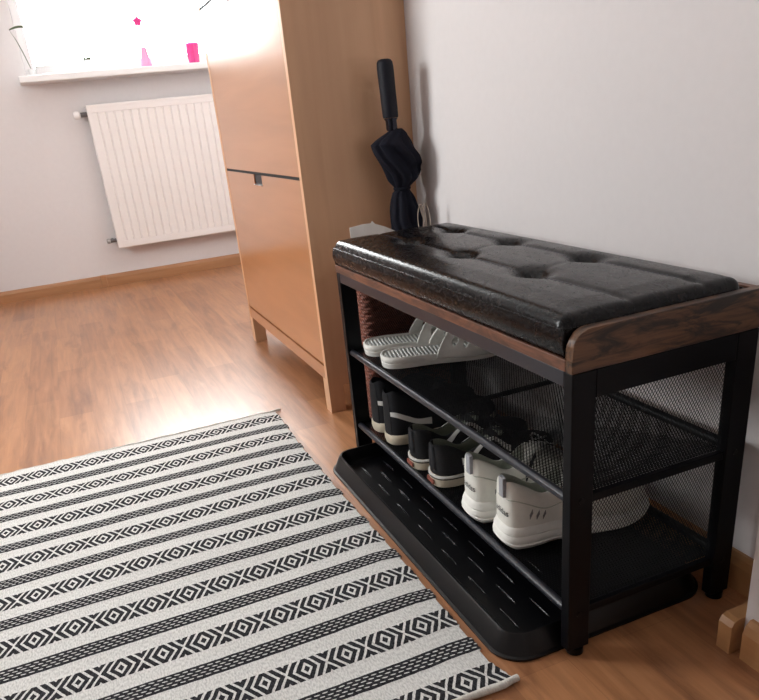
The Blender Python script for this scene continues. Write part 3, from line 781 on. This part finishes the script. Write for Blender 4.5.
GP = 'sneakers on the lower mesh shelf'
trainer((.024, .757, SZ2), radians(0), 'black canvas sneaker with white side stripe, at the basket end of the lower shelf', GP)
trainer((.022, .680, SZ2), radians(-4), 'black canvas sneaker with white side stripe, second from the basket on the lower shelf', GP)
skate((.016, .541, SZ2), radians(-3), 'low black suede sneaker beside the taller black canvas pair on the lower shelf', GP)
skate((.018, .453, SZ2), radians(-3), 'low black suede sneaker directly beside the white pair on the lower shelf', GP)
chunky((.014, .302, SZ2), radians(-5), 'white chunky sneaker on the lower shelf next to the low black suede shoes', GP)
chunky((.018, .204, SZ2), radians(-6), 'white chunky sneaker nearest the front leg end of the bench, last in the row', GP)

# slides
m_slide = noisy('pale grey rubber slide', rgb(226, 225, 219), .6, 150, .03, .1)
m_foot = None
def foot_mat():
    m = new_mat('ribbed footbed', rgb(176, 178, 174), .65); t = NT(m)
    w_ = t.n.new('ShaderNodeTexWave'); w_.bands_direction = 'X'; t.link(t.coords(), w_.inputs['Vector']); w_.inputs['Scale'].default_value = 38; w_.inputs['Distortion'].default_value = .5
    t.link(t.ramp(w_.outputs[1], [(.15, rgb(146, 148, 146)), (.6, rgb(206, 207, 203))]), t.b.inputs['Base Color']); t.bump(w_.outputs[1], .8, .002); return m
m_foot = foot_mat()
def slide(loc, rz, label):
    th = thing('slide_sandal', label, 'sandal', loc, rz, 'slides on the upper mesh shelf'); Ln, W = .262, .096
    wt = [(0, .0), (.006, .26), (.02, .46), (.05, .64), (.1, .76), (.18, .82), (.3, .80), (.45, .84), (.6, .95), (.72, 1.0), (.82, .96), (.9, .82), (.96, .56), (.99, .28), (1, .0)]
    wf = lambda t: W/2*max(0, sm(wt, t))
    hz = lambda t: .026-.006*sstep(.2, .7, t)+.004*sstep(.85, 1, t)
    sole(wf, Ln, [(-.006, lambda t: .0002), (-.001, lambda t: .0018), (.0005, lambda t: hz(t)*.45), (-.0008, lambda t: hz(t)*.5), (.001, lambda t: hz(t)*.56), (.001, lambda t: hz(t)-.003), (-.001, lambda t: hz(t)), (-.004, lambda t: hz(t)), (-.006, lambda t: hz(t)-.0035), (-.012, lambda t: hz(t)-.0042)], m_slide, th)
    sole(wf, Ln, [(-.0075, lambda t: hz(t)-.006), (-.0075, lambda t: hz(t)-.0030), (-.010, lambda t: hz(t)-.0022)], m_foot, th, 'footbed')
    # strap: grid with slots cut out, then given thickness
    NT_, NA = 56, 72; bm = bmesh.new(); G = []
    t0, t1 = .42, .84
    def sp(q, a):
        ang = pi*a; c_ = cos(ang); s_ = sin(ang)
        t = t0+(t1-t0)*q; lean = (.13*(1-q))*s_**1.3
        w = wf(min(.82, t))+.0015; hgt = .062-.030*q**1.1
        x = (t+lean*1.1)*Ln
        yy = w*(abs(c_)**.75)*(1 if c_ > 0 else -1); zz = hz(t)*.55+hgt*s_**.8
        return Vector((x, yy, zz))
    for i in range(NT_+1): G.append([bm.verts.new(sp(i/NT_, j/NA)) for j in range(NA+1)])
    def hole(q, a):
        for qc in (.26, .50, .74):
            for ac in (.19, .81):
                if ((q-qc)/.055)**2+((a-ac)/.075)**2 < 1: return True
        return False
    for i in range(NT_):
        for j in range(NA):
            if not hole((i+.5)/NT_, (j+.5)/NA): bm.faces.new((G[i][j], G[i+1][j], G[i+1][j+1], G[i][j+1]))
    bmesh.ops.recalc_face_normals(bm, faces=bm.faces[:])
    o_ = obj('strap', bm, m_slide, th, True, 60)
    md = o_.modifiers.new('thickness', 'SOLIDIFY'); md.thickness = .0045; md.offset = -1
    return th
slide((.024, .772, SZ1), radians(-12), 'pale grey slide sandal on the upper shelf, the one nearer the wicker basket')
slide((.022, .672, SZ1), radians(-14), 'pale grey slide sandal on the upper shelf, nearer the bare end of the shelf')

# ------------------------------------------------------------------ wicker basket
m_wick = noisy('red brown wicker', rgb(128, 72, 56), .55, 60, .35, .3, .001, stretch=(1, 1, 6))
bk = thing('wicker_basket', 'tall red brown wicker basket between the bench end and the cabinet', 'basket', (0, 0, 0))
bx0, bx1, by0, by1 = .064, .314, .864, .986
def rr_pts(i_, n=20):
    P = rrect(bx0+i_, bx1-i_, by0+i_, by1-i_, .026-i_, 8); 
    # resample evenly
    cum = [0]; N = len(P)
    for a in range(N): cum.append(cum[-1]+sqrt((P[(a+1) % N][0]-P[a][0])**2+(P[(a+1) % N][1]-P[a][1])**2))
    out = []; K = 264; a = 0
    for k in range(K):
        s = cum[-1]*k/K
        while cum[a+1] < s: a += 1
        q = (s-cum[a])/((cum[a+1]-cum[a]) or 1); p, p2 = P[a], P[(a+1) % N]
        out.append((p[0]+(p2[0]-p[0])*q, p[1]+(p2[1]-p[1])*q))
    return out
base = rr_pts(.003); K = len(base); Nn = []
for k in range(K):
    a, b = base[k-1], base[(k+1) % K]; d_ = Vector((b[0]-a[0], b[1]-a[1])).normalized(); Nn.append((d_.y, -d_.x))
bm = bmesh.new(); rings = []; rowh = .0085; ROWS = 46
for r_ in range(ROWS):
    for q in (0.02, .25, .5, .75, .98):
        z = (r_+q)*rowh+.001; ring = []
        for k in range(K):
            o_ = .0022*cos(2*pi*k/12+pi*r_)*sin(pi*q)+.0026*sin(pi*q)-.0026
            ring.append((base[k][0]+Nn[k][0]*o_, base[k][1]+Nn[k][1]*o_, z))
        rings.append(ring)
ztop = ROWS*rowh
inner = rr_pts(.012)
for z in (ztop, .012): rings.append([(x, y, z) for x, y in inner])
loft(bm, rings); obj('woven_body', bm, m_wick, bk, True, 60)
bm = bmesh.new()
for ph in (0, 2*pi/3, 4*pi/3):
    rim_ = rr_pts(.007); tube(bm, [(x+Nn[k][0]*.004*cos(k*.35+ph), y+Nn[k][1]*.004*cos(k*.35+ph), ztop+.003+.004*sin(k*.35+ph)) for k, (x, y) in enumerate(rim_)], .0035, 7, closed=True)
obj('rim', bm, m_wick, bk, True)

# folded white paper sheet / card sticking out of the basket
m_paper = noisy('white card', rgb(244, 240, 234), .8, 20, .03, .05)
pb = thing('white_card', 'crumpled white card standing in the basket, its top showing over the cushion corner', 'card', (0, 0, 0))
bm = bmesh.new()
top_ = [(.082, .507), (.100, .508), (.120, .509), (.138, .508), (.142, .513), (.148, .506), (.170, .497), (.195, .484), (.218, .476)]
A = [bm.verts.new((x, .945+.004*sin(x*60), z)) for x, z in top_]; Bt = [bm.verts.new((min(max(x, .085), .2), .95, .10)) for x, z in top_]
A2 = [bm.verts.new(v_.co+Vector((0, .0012, 0))) for v_ in A]; B2 = [bm.verts.new(v_.co+Vector((0, .0012, 0))) for v_ in Bt]; n_ = len(A)
for k in range(n_-1):
    bm.faces.new((A[k], A[k+1], Bt[k+1], Bt[k])); bm.faces.new((A2[k+1], A2[k], B2[k], B2[k+1])); bm.faces.new((A[k], A2[k], A2[k+1], A[k+1])); bm.faces.new((Bt[k], Bt[k+1], B2[k+1], B2[k]))
for k in (0, n_-1): bm.faces.new((A[k], Bt[k], B2[k], A2[k]))
obj('sheet', bm, m_paper, pb)
bm = bmesh.new(); box(bm, .084, .2, .9515, .975, .10, .4715, .001); obj('folded_panel', bm, m_paper, pb)

# ------------------------------------------------------------------ umbrella
m_grip = noisy('navy black grip', rgb(11, 12, 25), .6, 300, .1, .1, spec=.3)
m_canopy = noisy('navy black umbrella cloth', rgb(9, 11, 26), .8, 120, .3, .25, .001, spec=.25)
m_ferr = new_mat('dark metal ferrule', rgb(46, 46, 56), .2, .7)
um = thing('umbrella', 'closed dark navy umbrella standing handle up between the cabinet and the wall', 'umbrella', (.255, 1.034, .012))
def UX(z): return .2385+(.855-z)*.038-.25
bm = bmesh.new(); zs = [.728, .732, .75, .78, .81, .835, .846, .851, .853]; rs = [.0175, .0185, .019, .019, .0195, .0195, .0185, .015, .009]
lath = [[(UX(z)+r_*cos(2*pi*k/20), r_*sin(2*pi*k/20), z-.012) for k in range(20)] for z, r_ in zip(zs, rs)]
loft(bm, lath); obj('handle', bm, m_grip, um, True, 50)
bm = bmesh.new(); lath = [[(UX(z)+r_*cos(2*pi*k/20), r_*sin(2*pi*k/20), z-.012) for k in range(20)] for z, r_ in ((.700, .012), (.704, .0135), (.722, .0135), (.7265, .0165), (.7275, .0165))]
loft(bm, lath); obj('ferrule', bm, m_ferr, um, True, 40)
# bundled canopy: lumpy folds; (z, xmin, xmax, ry)
cp = [(.702, .236, .262, .013), (.695, .222, .270, .022), (.682, .196, .277, .032), (.672, .184, .283, .038), (.655, .190, .293, .042), (.640, .197, .300, .043), (.622, .206, .303, .042), (.612, .211, .299, .040), (.603, .216, .302, .040), (.588, .223, .296, .036), (.575, .232, .276, .026), (.566, .238, .268, .018), (.558, .228, .272, .022), (.545, .224, .280, .028), (.52, .222, .292, .034), (.49, .218, .296, .036), (.44, .220, .294, .035), (.36, .226, .290, .032), (.25, .235, .284, .024), (.12, .24, .276, .016), (.06, .25, .266, .008), (.03, .254, .262, .004)]
bm = bmesh.new(); rings = []; zt = .702
def cpi(z, c_): return interp([(a[0], a[c_]) for a in cp[::-1]], z)
nz_ = 130
for i in range(nz_+1):
    z = .703-(.703-.03)*i/nz_; xa, xb, ry = cpi(z, 1), cpi(z, 2), cpi(z, 3); cxm_, rx = (xa+xb)/2, (xb-xa)/2; ring = []
    for k in range(96):
        a = 2*pi*k/96; tw = 5*(z-.6); amp = .16*min(1, rx/.03)
        fold = 1-amp*(.5+.5*cos(8*a+tw*2+2*sin(z*40)))**2 - .05*sin(3*a+z*90)
        ring.append((cxm_-.244+rx*fold*cos(a)*1.06, ry*fold*sin(a), z-.012))
    rings.append(ring)
loft(bm, rings); obj('canopy', bm, m_canopy, um, True, 60)
bm = bmesh.new(); z = .567
b2 = [( (.253-.244)+.0175*cos(2*pi*k/32), .0195*sin(2*pi*k/32), z-.012) for k in range(32)]; tube(bm, b2, .004, 8, closed=True); obj('closing_strap', bm, m_canopy, um, True)
bm = bmesh.new(); tube(bm, [(.008, 0, 0), (.008, 0, .025)], [.002, .004], 10); obj('tip', bm, m_ferr, um, True)
m_cord = new_mat('beige cord', rgb(176, 160, 146), .8)
cd = thing('cord_loop', 'thin beige cord looped beside the umbrella against the wall', 'cord', (.29, .945, .40))
bm = bmesh.new()
for ph, w_, cx_ in ((0, .010, .0), (.4, .009, .013)):
    pts = []
    for k in range(25):
        a = -pi/2+2*pi*k/24*.96+.06; pts.append((cx_-.02+w_*cos(a)*(1+.15*sin(a*3)), .004*sin(a+ph), .082+.052*sin(a)))
    tube(bm, pts, .0011, 6)
tube(bm, [(-.018, 0, .035), (-.014, 0, .01), (-.006, 0, -.012), (.008, 0, -.008)], .0011, 6)
obj('loops', bm, m_cord, cd, True)

# ------------------------------------------------------------------ light
wd = bpy.data.worlds.new('daylight'); scene.world = wd; wd.use_nodes = True; bg = wd.node_tree.nodes['Background']
bg.inputs[0].default_value = (.97, 1, .995, 1); bg.inputs[1].default_value = 14
def area(name, loc, rot, sx, sy, power, col, portal=False):
    l = bpy.data.lights.new(name, 'AREA'); l.shape = 'RECTANGLE'; l.size = sx; l.size_y = sy; l.energy = power; l.color = col
    if portal: l.cycles.is_portal = True
    o_ = bpy.data.objects.new(name, l); C.objects.link(o_); o_.location = loc; o_.rotation_euler = rot; return o_
area('window_portal', ((wx0+wx1)/2, YW+.29, (wz0+wz1)/2), (radians(-90), 0, 0), wx1-wx0, wz1-wz0, 1, (1, 1, 1), True)
area('unseen_window_portal', (-2.09, 1.6, 1.375), (0, radians(-90), 0), .95, .9, 1, (1, 1, 1), True)
vs = scene.view_settings; vs.view_transform = 'Standard'; vs.look = 'None'; vs.gamma = 1; vs.exposure = 0.78; vs.use_curve_mapping = False
